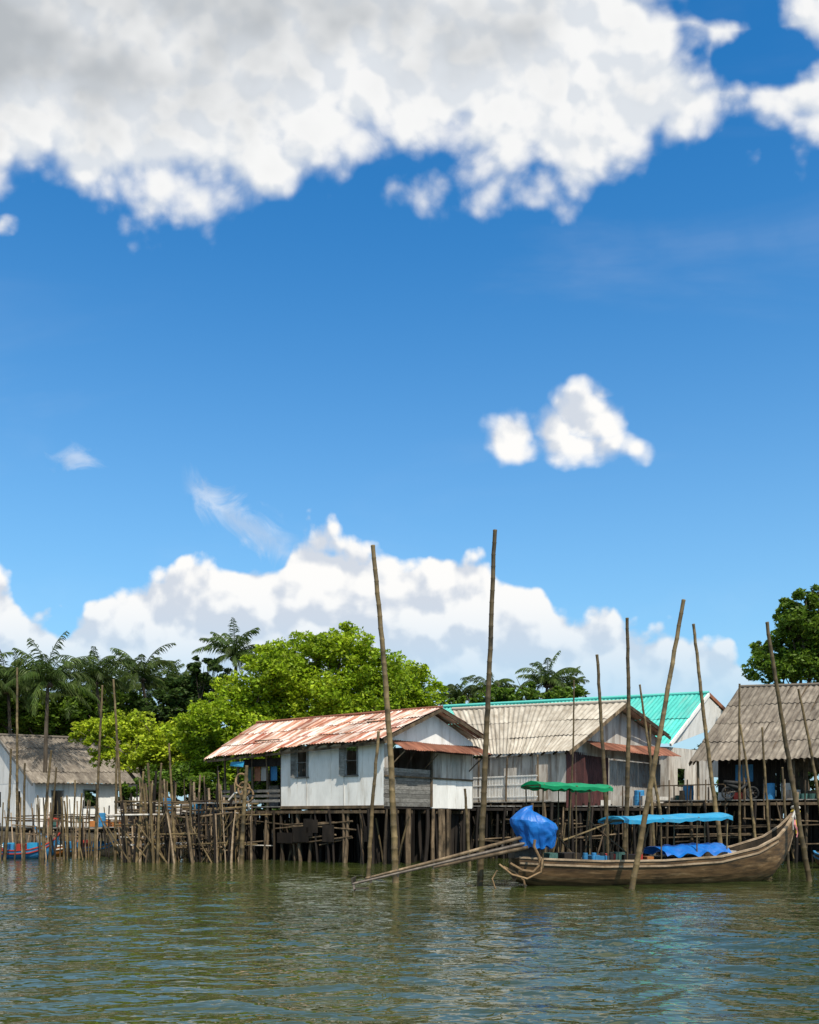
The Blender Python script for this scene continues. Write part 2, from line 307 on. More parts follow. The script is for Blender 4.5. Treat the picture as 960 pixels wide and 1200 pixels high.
for i in range(NC):
    lam=math.exp(rng.uniform(math.log(0.4),math.log(2.2))); k=2*math.pi/lam; th=rng.normal(0,0.6)+0.2; ph=rng.uniform(0,6.28)
    a=0.10*math.sqrt(2/NC)/k*(0.7 if lam>1.5 else 1)
    att=np.clip((lam/DY-3)/3,0,1)
    Hh+=a*att*np.sin(k*(WX*math.sin(th)+WY*math.cos(th))+ph)
amp=0.75+0.35*np.sin(X*0.21+Y*0.13+1.3)*np.sin(Y*0.33-X*0.07)
Hh=Hh*amp; Hh=Hh+2.5*Hh*np.abs(Hh)
ed=np.clip((34-np.abs(X))/3,0,1)*np.clip((58-Y)/5,0,1)*np.clip((Y-4)/1,0,1); Hh*=ed
nr,nc=X.shape; vs=np.stack([X,Y,Hh],-1).reshape(-1,3)
ii=(np.arange(nr-1)[:,None]*nc+np.arange(nc-1)[None,:]).ravel(); Q=np.stack([ii,ii+1,ii+1+nc,ii+nc],1)
o=len(vs); x0,x1=xl[0],xl[-1]; y0,y1=yl[0],yl[-1]
ext=np.array([(-2500,-300,0),(2500,-300,0),(2500,y0,0),(-2500,y0,0),(-2500,y1,0),(2500,y1,0),(2500,2500,0),(-2500,2500,0),(x0,y0,0),(x0,y1,0),(x1,y0,0),(x1,y1,0)])
vs=np.concatenate([vs,ext]); Q=np.concatenate([Q,[[o,o+1,o+2,o+3],[o+4,o+5,o+6,o+7],[o+3,o+8,o+9,o+4],[o+10,o+2,o+5,o+11]]])
npmesh('water',vs,Q,'water',smooth=True)
# ------------------------------------------------------------ walls with openings
def wall(mb,O,e,L,z0,z1,ops,m,th=0.08,panel=None):
    n=Vector((e.y,-e.x,0))
    if n.y>0: n=-n
    ss=sorted(set([0,L]+[v for o in ops for v in o[:2]]+([x for x in np.arange(panel,L,panel)] if panel else []))); zs=sorted(set([z0,z1]+[v for o in ops for v in o[2:]]))
    for i in range(len(ss)-1):
        r=random.random()
        for j in range(len(zs)-1):
            sm=(ss[i]+ss[i+1])/2; zm=(zs[j]+zs[j+1])/2
            if any(o[0]<sm<o[1] and o[2]<zm<o[3] for o in ops): continue
            g_=0.006 if panel else 0
            mb.obox(O+e*(ss[i]+g_)+Vector((0,0,zs[j]-O.z)),e*(ss[i+1]-ss[i]-g_*2),-n*th,Vector((0,0,zs[j+1]-zs[j])),m,r)
def frame(mb,O,e,o,m,w=0.07):
    n=Vector((e.y,-e.x,0))
    if n.y>0: n=-n
    s0,s1,za,zb=o; q=lambda s,z:O+e*s+Vector((0,0,z-O.z))+n*0.03
    mb.beam(q(s0-w,za),q(s1+w,za),0.08,w,m); mb.beam(q(s0-w,zb),q(s1+w,zb),0.08,w,m)
    mb.beam(q(s0,za),q(s0,zb),w,0.08,m); mb.beam(q(s1,za),q(s1,zb),w,0.08,m)
Z=lambda z:Vector((0,0,z))
# ---- main white stilt house
H=group('white_stilt_house'); B=Vector((-1.19,44.5,0)); e1=Vector((-0.8,0.6,0)); e2=Vector((0.6,0.8,0)); LW=6.65; DW=7.5; z0=2.72
mb=MB()
ops=[]
for (a_,b_,t_,u_) in [(348,361,876,911),(405,419,873,909)]:
    s1=hit(B,e1,a_); s0=hit(B,e1,b_); dd=(B+e1*s0).y; ops.append((s0,s1,CH+(HY-u_)/F*dd,CH+(HY-t_)/F*dd))
O=B.copy(); wall(mb,O,e1,LW,z0,5.75,ops,'white_paint',panel=2.44)
for t in np.arange(2.44,LW,2.44): mb.beam(O+e1*t-e2*0.02+Z(z0),O+e1*t-e2*0.02+Z(5.7),0.04,0.02,'dirty_white')
mb.beam(O-e2*0.04+Z(z0-.02),O+e1*LW-e2*0.04+Z(z0-.02),0.06,0.14,'old_wood')
mb.build('front_wall',H)
mb=MB()
for i,o in enumerate(ops):
    frame(mb,O,e1,o,'grey_board'); 
    n=Vector((-0.6,-0.8,0)); q=O+e1*o[1]+Z(o[2])+n*0.06
    mb.obox(q,(e1*0.45+n*0.22)*0.55,n*0.02,Z(o[3]-o[2]),'grey_board')
    mb.beam(O+e1*o[0]+Z((o[2]+o[3])/2),O+e1*o[1]+Z((o[2]+o[3])/2),0.03,0.03,'grey_board')
mb.build('windows',H)
mb=MB(); g1=hit(B,e2,505); O2=B.copy()
ng=Vector((0.8,-0.6,0))
mb.planks(O2,O2+e2*g1,z0,4.55,'grey_board',w=0.2,horiz=True)
mb.planks(O2+e2*0.02,O2+e2*0.7,4.55,5.7,'dirty_white',w=0.5)
mb.planks(O2+e2*g1,O2+e2*DW,z0-0.05,4.15,'white_paint',w=0.75,th=0.04)
mb.planks(O2+e2*g1,O2+e2*DW,4.15,5.45,'dirty_white',w=0.9,th=0.04)
mb.beam(O2+e2*g1+ng*0.05+Z(z0),O2+e2*g1+ng*0.05+Z(5.5),0.12,0.12,'old_wood')
mb.beam(O2+ng*0.06+Z(4.15),O2+e2*DW+ng*0.06+Z(4.15),0.05,0.08,'old_wood')
tri=[O2+Z(5.6),O2+e2*DW+Z(5.9),O2+e2*DW+Z(6.15),O2+e2*3.75+Z(7.4),O2+Z(5.85)]
mb.add([p+ng*0.03 for p in tri],[(0,1,2,3,4)],'white_paint'); mb.build('gable_wall',H)
mb=MB()
wall(mb,B+e2*DW,e1,LW,z0,6.1,[],'dirty_white'); mb.planks(B+e1*LW,B+e1*LW+e2*DW,z0,5.9,'dirty_white',w=0.4)
mb.obox(B+Z(z0-0.12),e1*LW,e2*DW,Z(0.08),'dark_wood'); mb.build('floor_and_rear_walls',H)
er=Vector((-1.15,43.7,5.83)); el=er+e1*12.2; el.z=5.32; rr=Vector((1.62,47.08,7.6)); rl=rr+e1*13.0
mb=MB(); mb.corr(er+e1*6.9+Z(-0.2),er,rr,rr+e1*6.9,'rust_roof',pitch=0.19,amp=0.022,rows=3,sheet=0.8,jit=0.15)
mb.corr(el,er+e1*6.9+Z(-0.25),rr+e1*6.9,rl,'rust_roof',pitch=0.19,amp=0.022,rows=3,sheet=0.8,jit=0.3)
be=rr+e2*4.35; be.z=6.35; bl=be+e1*12.6
mb.corr(be,bl,rl,rr,'rust_roof',pitch=0.19,amp=0.022,rows=2,sheet=0.8)
mb.build('roof',H)
mb=MB()
for a_,b_ in ((er,rr),(rr,be)): mb.beam(a_-Z(0.1)+e1*0.05,b_-Z(0.1)+e1*0.05,0.05,0.16,'old_wood')
mb.beam(er-Z(0.16)+e2*0.15,el-Z(0.12)+e2*0.15,0.08,0.12,'old_wood')
for i in range(16): 
    p=er+e1*(0.3+i*0.8); w=rr+e1*(0.3+i*0.8); p=p.copy(); p.z=er.z+(el.z-er.z)*i/15
    mb.beam(p-Z(0.1),w-Z(0.1),0.05,0.1,'old_wood')
mb.tube([rr+Z(0.05),rl+Z(0.05)],0.07,'rust_sheet',8)
for k in range(5):
    t=U(.5,11); c=er.lerp(rr,U(.25,.8))+e1*t+Z(0.08-0.03*t); mb.beam(c,c+e1*U(.8,2),0.08,0.04,'old_wood')
mb.build('rafters_and_ridge',H)
mb=MB(); s0=0.35
mb.corr(B+ng*0.95+e2*s0+Z(5.3),B+ng*0.95+e2*(DW+0.3)+Z(5.45),B+ng*0.05+e2*(DW+0.3)+Z(5.95),B+ng*0.05+e2*s0+Z(5.8),'rust_sheet',pitch=0.19,amp=0.02,rows=1,sheet=0.8)
for t in (0.5,3.2,7.2): mb.stick(B+e2*t+Z(4.6),B+ng*0.85+e2*t+Z(5.3),0.03,0.03,'old_wood')
mb.build('side_awning',H)
mb=MB() # porch
PE=11.0
for i,t in enumerate(np.arange(LW+0.1,PE+0.1,1.05)):
    for s in (0.1,3.6,7.2): mb.stick(B+e1*t+e2*s+Z(-0.6),B+e1*t+e2*s+Z(5.35+ (1.6 if s==3.6 else 0.3)),0.075,0.06,'old_wood')
for k in range(14): mb.obox(B+e1*LW+e2*(k*0.52)+Z(z0),e1*(PE-LW+U(-.1,.2)),e2*0.48,Z(0.05),'grey_board')
for zz_ in (3.05,3.3,3.55): mb.beam(B+e1*(LW+.1)-e2*0.02+Z(zz_),B+e1*PE-e2*0.02+Z(zz_+U(-.04,.04)),0.04,0.14,'grey_board')
mb.planks(B+e1*LW+e2*5,B+e1*(LW+2.9)+e2*5,z0,5.6,'dark_wood',w=0.25)
mb.obox(B+e1*(LW+0.5)+e2*2.5+Z(z0),e1*1.1,e2*0.6,Z(0.8),'dark_wood'); mb.obox(B+e1*(LW+2.2)+e2*2+Z(z0),e1*0.7,e2*0.5,Z(1.2),'grey_board')
mb.planks(B+e1*(LW+0.1)+e2*0.1,B+e1*(PE-1.5)+e2*0.1,4.85,5.25,'dark_wood',w=0.3)
for t,mt in ((.6,'blue_paint'),(1.3,'dirty_white'),(1.8,'terracotta'),(2.4,'net')):
    mb.obox(B+e1*(LW+t)+e2*.3+Z(4.1),e1*.45,e2*.02,Z(.75),mt)
mb.stick(B+e1*(LW)+e2*.3+Z(4.86),B+e1*(PE-.5)+e2*.3+Z(4.84),.012,.012,'rope')
mb.build('porch',H)
mb=MB(); c=B+e1*9.8+e2*(-0.5)+Z(5.1); mb.add([c,c-e1*1.0,c-e1*1.0-Z(0.3)-e2*.1,c-Z(0.2)+e1*0.1],[(0,1,2,3)],'sky_blue_tarp'); mb.build('porch_tarp',H)
def stilts(mb,B,ea,eb,La,Lb,zt,da=0.9,db=1.4,r=0.075,extra=0,m='old_wood'):
    for i in range(int(La/da)+1):
        for j in range(int(Lb/db)+1):
            p=B+ea*(i*da+U(-.25,.25))+eb*(j*db+U(-.2,.2)); mb.stick(p+Vector((U(-.25,.25),U(-.1,.1),-0.8)),p+Z(zt),r*U(.6,1.5),r*U(.55,1.15),m if random.random()<0.5 and j==0 else 'dark_wood',bend=.06)  # rear rows take dark_wood, painting in the shade below the floor
    for k in range(extra):
        p=B+ea*U(0,La)+eb*U(-0.2,Lb*0.5); mb.stick(p+Z(-0.8),p+Vector((U(-.9,.9),U(-.3,.3),zt*U(0.6,1.0))),0.05,0.04,random.choice(['old_wood','bamboo','dark_wood']))
    for j in range(int(Lb/db)+1):
        mb.beam(B+eb*j*db+Z(zt-0.12),B+eb*j*db+ea*La+Z(zt-0.12),0.1,0.14,m)
    for zl in (1.1,1.9):
        for q in range(4):
            a_=U(0,La*0.5); mb.stick(B+ea*a_+Z(zl+U(-.3,.3)),B+ea*(a_+U(2,La*0.5))+Z(zl+U(-.3,.3)),0.04,0.035,'old_wood')
mb=MB(); stilts(mb,B,e1,e2,PE,DW,z0-0.13,0.55,1.1,0.085,extra=34)
for k in range(12):
    t=U(0,DW); mb.stick(B+e2*t+Z(-.8)+ng*0.05,B+e2*t+Z(z0-0.1)+ng*0.05,0.1,0.08,'old_wood')
for k in range(6):
    t=U(0,LW); mb.obox(B+e1*t-e2*0.1+Z(0.9+U(0,.6)),e1*U(.5,1.1),e2*0.03,Z(U(.5,1.2)),'dark_wood')
mb.planks(B+e2*(DW-.3)+e1*PE,B+e2*(DW-.3),-0.3,z0-.1,'dark_wood',w=0.3,gap=0.05,jit=.3)  # dark board screens added behind the stilts, standing in for deep shade
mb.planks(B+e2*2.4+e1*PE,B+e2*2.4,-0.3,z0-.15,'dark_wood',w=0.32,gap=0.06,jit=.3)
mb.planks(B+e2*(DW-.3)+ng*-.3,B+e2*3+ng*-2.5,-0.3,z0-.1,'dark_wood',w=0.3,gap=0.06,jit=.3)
mb.build('stilts',H)
# ---- grey-roof stilt house
H=group('grey_roof_stilt_house'); mb=MB()
Bq=P(668,880,49.5); Rq=P(735,823,53); El=P(556,886,54.5); Rl=P(530,832,60); BEc=P(786,863,57.5); BEl=BEc+Vector((-9,8,0))
mb.corr(El,Bq,Rq,Rl,'cement_roof',pitch=0.3,amp=0.03,rows=3,sheet=1.2)
mb.corr(BEc,BEl,Rl,Rq,'cement_roof',pitch=0.3,amp=0.03,rows=2,sheet=1.2); 
mb.tube([Rq+Z(.06),Rl+Z(.06)],0.1,'cement_roof',8); mb.build('roof',H)
Bq0=Vector((Bq.x-0.1,Bq.y+0.7,0)); f2=Vector((BEc.x-Bq.x,BEc.y-Bq.y,0)); D2=f2.length-0.8; f2.normalize(); f1=Vector((El.x-Bq.x,El.y-Bq.y,0)).normalized(); ng2=Vector((f2.y,-f2.x,0))
mb=MB(); zf=3.05
wall(mb,Bq0,f1,9,zf,5.6,[(1.2,2.1,zf+.1,zf+2),(3.4,4.4,zf+1,zf+1.9)],'dirty_white',panel=.6); mb.build('front_wall',H)
mb=MB()
for t in np.arange(0.3,6.5,0.11): mb.obox(Bq0+f1*(t+0.9)-f2*1.1+Z(zf+0.1),f1*0.05,f2*0.03,Z(1.3),'white_paint')
for z_ in (0.25,0.9,1.35): mb.beam(Bq0+f1*1.1-f2*1.1+Z(zf+z_),Bq0+f1*7.4-f2*1.1+Z(zf+z_),0.05,0.06,'white_paint')
for t in (1.1,3.2,5.3,7.4): mb.stick(Bq0+f1*t-f2*1.1+Z(-0.7),Bq0+f1*t-f2*1.1+Z(5.5),0.06,0.05,'old_wood')
mb.build('veranda_railing',H)
mb=MB()
s_=D2*0.42
W0=Bq0; mb.corr(W0+Z(zf-0.3),W0+f2*s_+Z(zf-0.3),W0+f2*s_+Z(5.7),W0+Z(5.7),'maroon_sheet',pitch=0.2,amp=0.02,rows=1,sheet=0.8)
mb.corr(W0+f2*s_+ng2*0.03+Z(zf-0.5),W0+f2*D2+ng2*0.03+Z(zf-0.5),W0+f2*D2+ng2*0.03+Z(5.4),W0+f2*s_+ng2*0.03+Z(5.4),'grey_sheet',pitch=0.2,amp=0.02,rows=1,sheet=0.8)
zr=Rq.z-0.25
mb.add([W0+Z(5.6),W0+f2*D2+Z(5.4),W0+f2*D2+Z(BEc.z-0.15),W0+f2*(D2*0.5)+Z(zr),W0+Z(5.75)],[(0,1,2,3,4)],'dirty_white'); mb.build('gable_wall',H)
mb=MB(); mb.corr(W0+ng2*1.2+f2*1.6+Z(5.75),W0+ng2*1.2+f2*(D2+.4)+Z(5.75),W0+ng2*0.1+f2*(D2+.4)+Z(6.4),W0+ng2*0.1+f2*1.6+Z(6.3),'rust_sheet',pitch=0.2,amp=0.02,rows=1,sheet=0.8)
for a_,b_ in ((Bq,Rq),(Rq,BEc)): mb.beam(a_-Z(.12),b_-Z(.12),0.05,0.18,'old_wood')
for i in range(10): mb.beam(Bq+f1*(0.3+i*.8)-Z(.12),Rq+f1*(.3+i*.8)-Z(.12),0.06,0.1,'old_wood')
mb.build('awning_and_bargeboards',H)
mb=MB(); stilts(mb,Bq0-f2*1.2,f1,f2,9,6,zf-0.1,0.7,1.4,0.08,extra=18); stilts(mb,Bq0,f2,f1,D2,3,zf-0.3,0.7,1.4,0.08,extra=8)
for k in range(20): mb.obox(Bq0-f2*1.3+f1*(k*0.45)+Z(zf-0.05),f1*0.42,f2*2.2,Z(0.05),'grey_board')
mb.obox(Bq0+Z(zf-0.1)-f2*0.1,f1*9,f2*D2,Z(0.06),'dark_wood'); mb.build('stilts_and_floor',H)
# ---- turquoise roof house
H=group('turquoise_roof_house'); mb=MB()
ea=P(786,872,61); ra=P(831,813,65); rb=P(520,829,75); eb=P(470,868,74); ba=P(862,843,69)
mb.corr(eb,ea,ra,rb,'turquoise_roof',pitch=0.3,amp=0.03,rows=2,sheet=1.1,jit=0.02)
bb=ba+(rb-ra); bb.z=ba.z; mb.corr(ba,bb,rb,ra,'turquoise_roof',pitch=0.3,amp=0.03,rows=2,sheet=1.1)
mb.tube([ra+Z(.08),rb+Z(.08)],0.12,'turquoise_roof',8)
mb.build('roof',H); mb=MB()
mb.beam(ra-Z(0.05),ba-Z(0.05),0.12,0.25,'terracotta'); mb.beam(ea-Z(.05),ra-Z(.05),0.12,0.22,'white_paint')
a0=Vector((ea.x,ea.y+.4,0)); b0=Vector((ba.x,ba.y,0))-Vector((0.4,0.5,0)); rm=Vector((ra.x,ra.y,0))
mb.add([a0+Z(ea.z-0.1),b0+Z(ba.z-.2),rm+Z(ra.z-.25)],[(0,1,2)],'white_paint')
g=(b0-a0); Lg=g.length; g.normalize()
wall(mb,a0,g,Lg,1.5,ea.z-0.15,[(1.2,2.3,4.2,5.4),(Lg-3,Lg-2,3,5)],'dirty_white',panel=1.3)
wall(mb,a0,(eb-ea).normalized()*1.0,14,1.5,ea.z-0.15,[],'dirty_white',panel=1.3)
mb.build('walls',H)
# ---- right stilt house
H=group('brown_stilt_house'); mb=MB()
r1=Vector((0.85,-0.5,0)).normalized(); r2=Vector((0.58,0.81,0)).normalized()
ea=P(808,893,50); ra=P(866,806,56.5); eb=ea+r1*10.5; rb=ra+r1*10.5; eb.z=ea.z; rb.z=ra.z-0.4
mb.corr(ea,eb,rb,ra,'old_cement_roof',pitch=0.3,amp=0.035,rows=4,sheet=1.1)
ba=ra+r2*8; ba.z=ea.z; bb=ba+r1*10.5; mb.corr(bb,ba,ra,rb,'old_cement_roof',pitch=0.3,amp=0.035,rows=3,sheet=1.1)
mb.tube([ra+Z(.06),rb+Z(.06)],0.1,'old_cement_roof',8); mb.build('roof',H)
zf=3.1; W=Vector((ea.x,ea.y,0))+r2*2.2+r1*0.8; mb=MB()
mb.planks(W,W+r1*3.6,zf,6.2,'dark_wood',w=0.22); mb.planks(W+r1*3.6,W+r1*4.5,zf,6.2,'old_wood',w=0.22); mb.planks(W+r1*5.3,W+r1*10,zf,6.2,'dirty_white',w=0.6)
mb.planks(W,W+r2*11,zf,6.2,'old_wood',w=0.25); mb.planks(W+r1*9.8,W+r1*9.8+r2*10,zf,6,'old_wood',w=0.4)
mb.obox(W+r1*0.9-r2*0.06+Z(zf+1.0),r1*0.9,r2*0.03,Z(0.9),'blue_paint'); mb.build('walls',H)
mb=MB(); mb.beam(ea-Z(.14),ra-Z(.14),0.05,0.18,'old_wood')
for i in range(12): mb.beam(ea+r1*(.2+i*.9)-Z(.12),ra+r1*(.2+i*.9)-Z(.14),0.06,0.1,'old_wood')
for t in (0.3,2.6,5,7.4,9.8): mb.stick(Vector((ea.x,ea.y,-0.7))+r2*0.4+r1*t,Vector((ea.x,ea.y,5.2))+r2*0.4+r1*t,0.08,0.07,'old_wood')
mb.build('rafters_and_posts',H)
mb=MB(); D0=Vector((ea.x,ea.y,0))-r2*0.6-r1*1.8
stilts(mb,D0,r1,r2,12,9,zf-0.1,0.65,1.2,0.085,extra=26)
for k in range(26): mb.obox(D0+r1*(k*0.48)+Z(zf-0.05),r1*0.45,r2*3.2,Z(0.05),'grey_board')
mb.obox(W+Z(zf-0.08),r1*9.8,r2*10,Z(0.05),'dark_wood')
for t in np.arange(0,9.5,0.95): mb.stick(D0+r1*t+Z(zf-1),D0+r1*t+Z(zf+U(0.8,1.3)),0.04,0.035,'old_wood')
mb.beam(D0+Z(zf+.75),D0+r1*4.6+Z(zf+.8),0.05,0.06,'old_wood'); mb.planks(D0+r2*2.4,D0+r2*2.4+r1*12,-.2,zf-.1,'dark_wood',w=.35,gap=.05,jit=.3)  # dark planks added under the deck to deepen its shade
mb.build('deck',H)
mb=MB()
for t,s,mt in ((5.5,1.6,'blue_paint'),(6.3,1.9,'dirty_white'),(1.2,2.2,'blue_paint')): mb.barrel(D0+r1*t+r2*s+Z(zf),.28,.85,mt)
for k in range(9): mb.obox(D0+r1*U(.5,9)+r2*U(1.2,2.6)+Z(zf),r1*U(.3,.7),r2*U(.3,.5),Z(U(.25,.7)),random.choice(['old_wood','dirty_white','red_paint','blue_paint','grey_board','net']))
for k in range(5):
    c=D0+r1*(7+k*.35)+r2*.9; mb.tube([c+Z(zf),c+Z(zf+.28)],[.16,.2],'net',10)
mb.build('deck_clutter',H)
# ---- left white house
H=group('white_shore_house'); mb=MB()
ea=P(38,918,70); eb=P(214,919,77); ra=P(-4,862,75); rb=P(152,868,83); ba=P(-52,912,80); bb=ba+(rb-ra); bb.z=ba.z
mb.corr(ea,eb,rb,ra,'old_cement_roof',pitch=0.35,amp=0.04,rows=4,sheet=1.1); mb.corr(bb,ba,ra,rb,'old_cement_roof',pitch=0.35,amp=0.04,rows=2,sheet=1.1)
mb.tube([ra+Z(.06),rb+Z(.06)],0.12,'old_cement_roof',8); mb.build('roof',H)
l1=Vector((eb.x-ea.x,eb.y-ea.y,0)); LL=l1.length; l1.normalize(); l2=Vector((ba.x-ea.x,ba.y-ea.y,0)); L2=l2.length; l2.normalize()
O=Vector((ea.x,ea.y,0))+l2*0.7+l1*0.5; z1=ea.z+0.1
mb=MB(); o=[(1.2,2.0,1.9,4.2),(3.6,4.6,3.0,4.3),(6.2,7.2,3.0,4.3),(9,9.9,2,4.2)]
wall(mb,O,l1,LL-2,1.5,z1,o,'white_paint',panel=2.4); 
for q in o: frame(mb,O,l1,q,'grey_board')
wall(mb,O,l2,L2-1.4,1.5,z1,[(2.5,3.4,1.9,4.2),(6,7,3,4.2)],'white_paint'); m_=O+l2*(L2/2-.7)
wall(mb,O+l2*(L2-1.5),l1,LL-2,1.5,z1,[],'dirty_white')
mb.add([O+Z(z1)-l1*0.02,O+l2*(L2-1.4)+Z(z1),m_+Z(ra.z-.3)],[(0,1,2)],'white_paint')
mb.beam(ea-Z(.1),ra-Z(.1),0.06,0.22,'grey_board'); mb.beam(ra-Z(.1),ba-Z(.1),0.06,0.22,'grey_board')
mb.build('walls',H); mb=MB()
stilts(mb,O-l2*1.5,l1,l2,LL,4,1.45,1.1,1.6,0.09,extra=8)
mb.obox(O-l2*2+Z(1.4),l1*LL,l2*6,Z(0.08),'grey_board')
for t in np.arange(0,LL,1.8): mb.stick(O-l2*1.9+l1*t+Z(1),O-l2*1.9+l1*t+Z(ea.z if t%3.6<1 else 2.5),0.06,0.05,'old_wood')
mb.beam(O-l2*1.9+Z(2.4),O-l2*1.9+l1*LL+Z(2.4),0.05,0.06,'old_wood')
for k in range(10): mb.obox(O-l2*U(.4,1.4)+l1*U(.5,LL-1)+Z(1.48),l1*U(.3,.8),l2*.4,Z(U(.3,.9)),random.choice(['blue_paint','dirty_white','old_wood','red_paint','net','orange_paint']))
mb.build('deck',H)
# ---- connecting pier
J=group('timber_pier'); mb=MB(); p0=Vector((3.0,50.8,0)); ex=Vector((1,-0.02,0)).normalized(); ey=Vector((0.02,1,0)).normalized()
stilts(mb,p0,ex,ey,13,3.2,2.75,0.5,1.0,0.08,extra=40,m='dark_wood'); mb.build('piles',J); mb=MB()
for k in range(30): mb.obox(p0+ex*(k*0.44)+Z(2.78+U(-.01,.01)),ex*0.41,ey*3.2,Z(0.05),'grey_board')
mb.planks(p0+ey*3.2,p0+ey*3.2+ex*13,-0.3,2.7,'dark_wood',w=0.35,gap=0.04)  # dark backing planks added behind the piles in place of shade
for t in np.arange(6.5,13,0.9): mb.stick(p0+ex*t+Z(1),p0+ex*t+Z(2.8+U(0.7,1.2)),0.04,0.035,'old_wood')
mb.build('deck',J); mb=MB()
mb.barrel(p0+ex*9.5+ey*1.5+Z(2.83),.28,.85,'blue_paint'); mb.obox(p0+ex*10.6+ey*1.5+Z(2.83),ex*0.6,ey*0.5,Z(0.5),'dirty_white')
for k in range(10): mb.obox(p0+ex*U(6,12.5)+ey*U(.5,2)+Z(2.83),ex*U(.3,.7),ey*.4,Z(U(.2,.6)),random.choice(['old_wood','dirty_white','net','grey_board','blue_paint']))
mb.build('deck_clutter',J)
# ---- rickety jetty left of main house
J=group('bamboo_jetty'); mb=MB()  # pale_wood share of the stakes paints in a sunlit tone
for k in range(170):
    px=U(140,300); d=U(46,54); zt=random.choice([2.2,2.6,2.9,3.3,3.8,4.4])*U(.85,1.1)
    if px<165: zt*=0.75
    p=PZ(px,-0.8,d); mb.stick(p,p+Vector((U(-.45,.45),U(-.3,.3),zt+.8)),U(.035,.085),U(.025,.06),random.choice(['old_wood','bamboo','old_wood','pale_wood','dark_wood','dark_wood']))
for k in range(95):
    px=U(-15,140); d=U(49,57); zt=U(1.0,3.4); p=PZ(px,-0.8,d); mb.stick(p,p+Vector((U(-.4,.4),U(-.3,.3),zt+.8)),U(.03,.065),U(.02,.045),random.choice(['old_wood','bamboo','dark_wood','pale_wood']))
for k in range(75):
    px=U(125,262); d=U(46.5,53); z_=random.choice([0.8,1.3,1.8,2.3,2.55,2.9])+U(-.1,.1); p=PZ(px,z_,d); mb.stick(p,p+Vector((U(1.2,3.5),U(-.6,.6),U(-.25,.25))),U(.03,.055),U(.025,.045),random.choice(['old_wood','bamboo','dirty_white','old_wood']))
for k in range(14):
    px=U(0,120); z_=U(1.2,2.4); p=PZ(px,z_,U(51,56)); mb.stick(p,p+Vector((U(1.2,3.5),U(-.6,.6),U(-.2,.2))),.035,.03,'old_wood')
for k in range(24):
    px=U(145,270); p=PZ(px,-.3,U(46,50)); mb.stick(p,p+Vector((random.choice([-1,1])*U(.8,1.8),U(-.3,.3),U(2,3.2))),.04,.03,'bamboo')
mb.build('poles',J); mb=MB()
for k in range(16): mb.obox(PZ(175+k*5.2,2.35+U(-.03,.03),49.5),Vector((0.2,0,0)),Vector((0.05,2.6,0)),Z(0.05),'grey_board')
for k in range(9): mb.obox(PZ(222+k*6,2.9,48.4),Vector((0.24,0.05,0)),Vector((0,2.6,0)),Z(0.05),'grey_board')
for k in range(14): mb.obox(PZ(80+k*6,1.6+U(-.03,.03),53),Vector((0.26,0.02,0)),Vector((0,2.2,0)),Z(0.05),'grey_board')
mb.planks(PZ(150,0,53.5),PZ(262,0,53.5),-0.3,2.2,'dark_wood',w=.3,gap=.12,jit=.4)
mb.build('deck_boards',J); mb=MB()
for k in range(14):
    q=PZ(U(178,262),2.42,U(50,51.5)); mb.obox(q,Vector((U(.3,.7),0,0)),Vector((0,.4,0)),Z(U(.2,.6)),random.choice(['blue_paint','dirty_white','net','old_wood','sky_blue_tarp']))
mb.barrel(PZ(196,2.42,50.5),.28,.8,'blue_paint'); mb.barrel(PZ(118,1.66,54),.27,.8,'blue_paint')
for k in range(5): 
    q=PZ(90+k*14,1.66,54.2); mb.obox(q,Vector((.45,0,0)),Vector((0,.4,0)),Z(U(.2,.5)),random.choice(['sky_blue_tarp','dirty_white','orange_paint']))
mb.build('jetty_clutter',J)
mb=MB()
for cx,cz in ((286,925),(290,932),(283,915)):
    c=P(cx,cz,46.5); mb.tube([c+Vector((0.28*math.cos(t),0.06*math.sin(3*t),0.34*math.sin(t))) for t in np.linspace(0,6.1,18)],0.05,'rope',6)
c=P(268,938,46.8); mb.tube([c,c+Vector((.3,0,.35)),c+Vector((.7,0,.4)),c+Vector((.95,0,.1)),c+Vector((1.0,0,-.5))],0.05,'dirty_white',6)
mb.build('coiled_rope',J)
# ---- standalone bamboo poles
def bamboo(b,t,w,d0,d1=None):
    w*=0.86
    d1=d1 or d0; p0=P(b[0],b[1],d0); p1=P(t[0],t[1],d1); r=w/2/F*d0
    if p0.z<0.6: 
        dr=(p1-p0).normalized(); p0=p0-dr*(p0.z+0.8)/dr.z
    L=(p1-p0).length; k=max(6,int(L/0.38)); pts=[];rd=[]; o=Vector((U(-1,1),U(-1,1),0))*L*0.011
    for i in range(k+1):
        t_=i/k; c=p0.lerp(p1,t_)+o*math.sin(t_*math.pi)+Vector((U(-1,1),U(-1,1),0))*0.012; rr_=r*(1.08-0.42*t_)
        dl=(p1-p0)/k
        for q,s in ((-0.08,1.0),(0,1.1),(0.08,0.98)):
            pts.append(c+dl*q); rd.append(rr_*s)
    mb=MB(); mb.tube(pts,rd,'bamboo',9); mb.build('bamboo_pole',smooth=True)
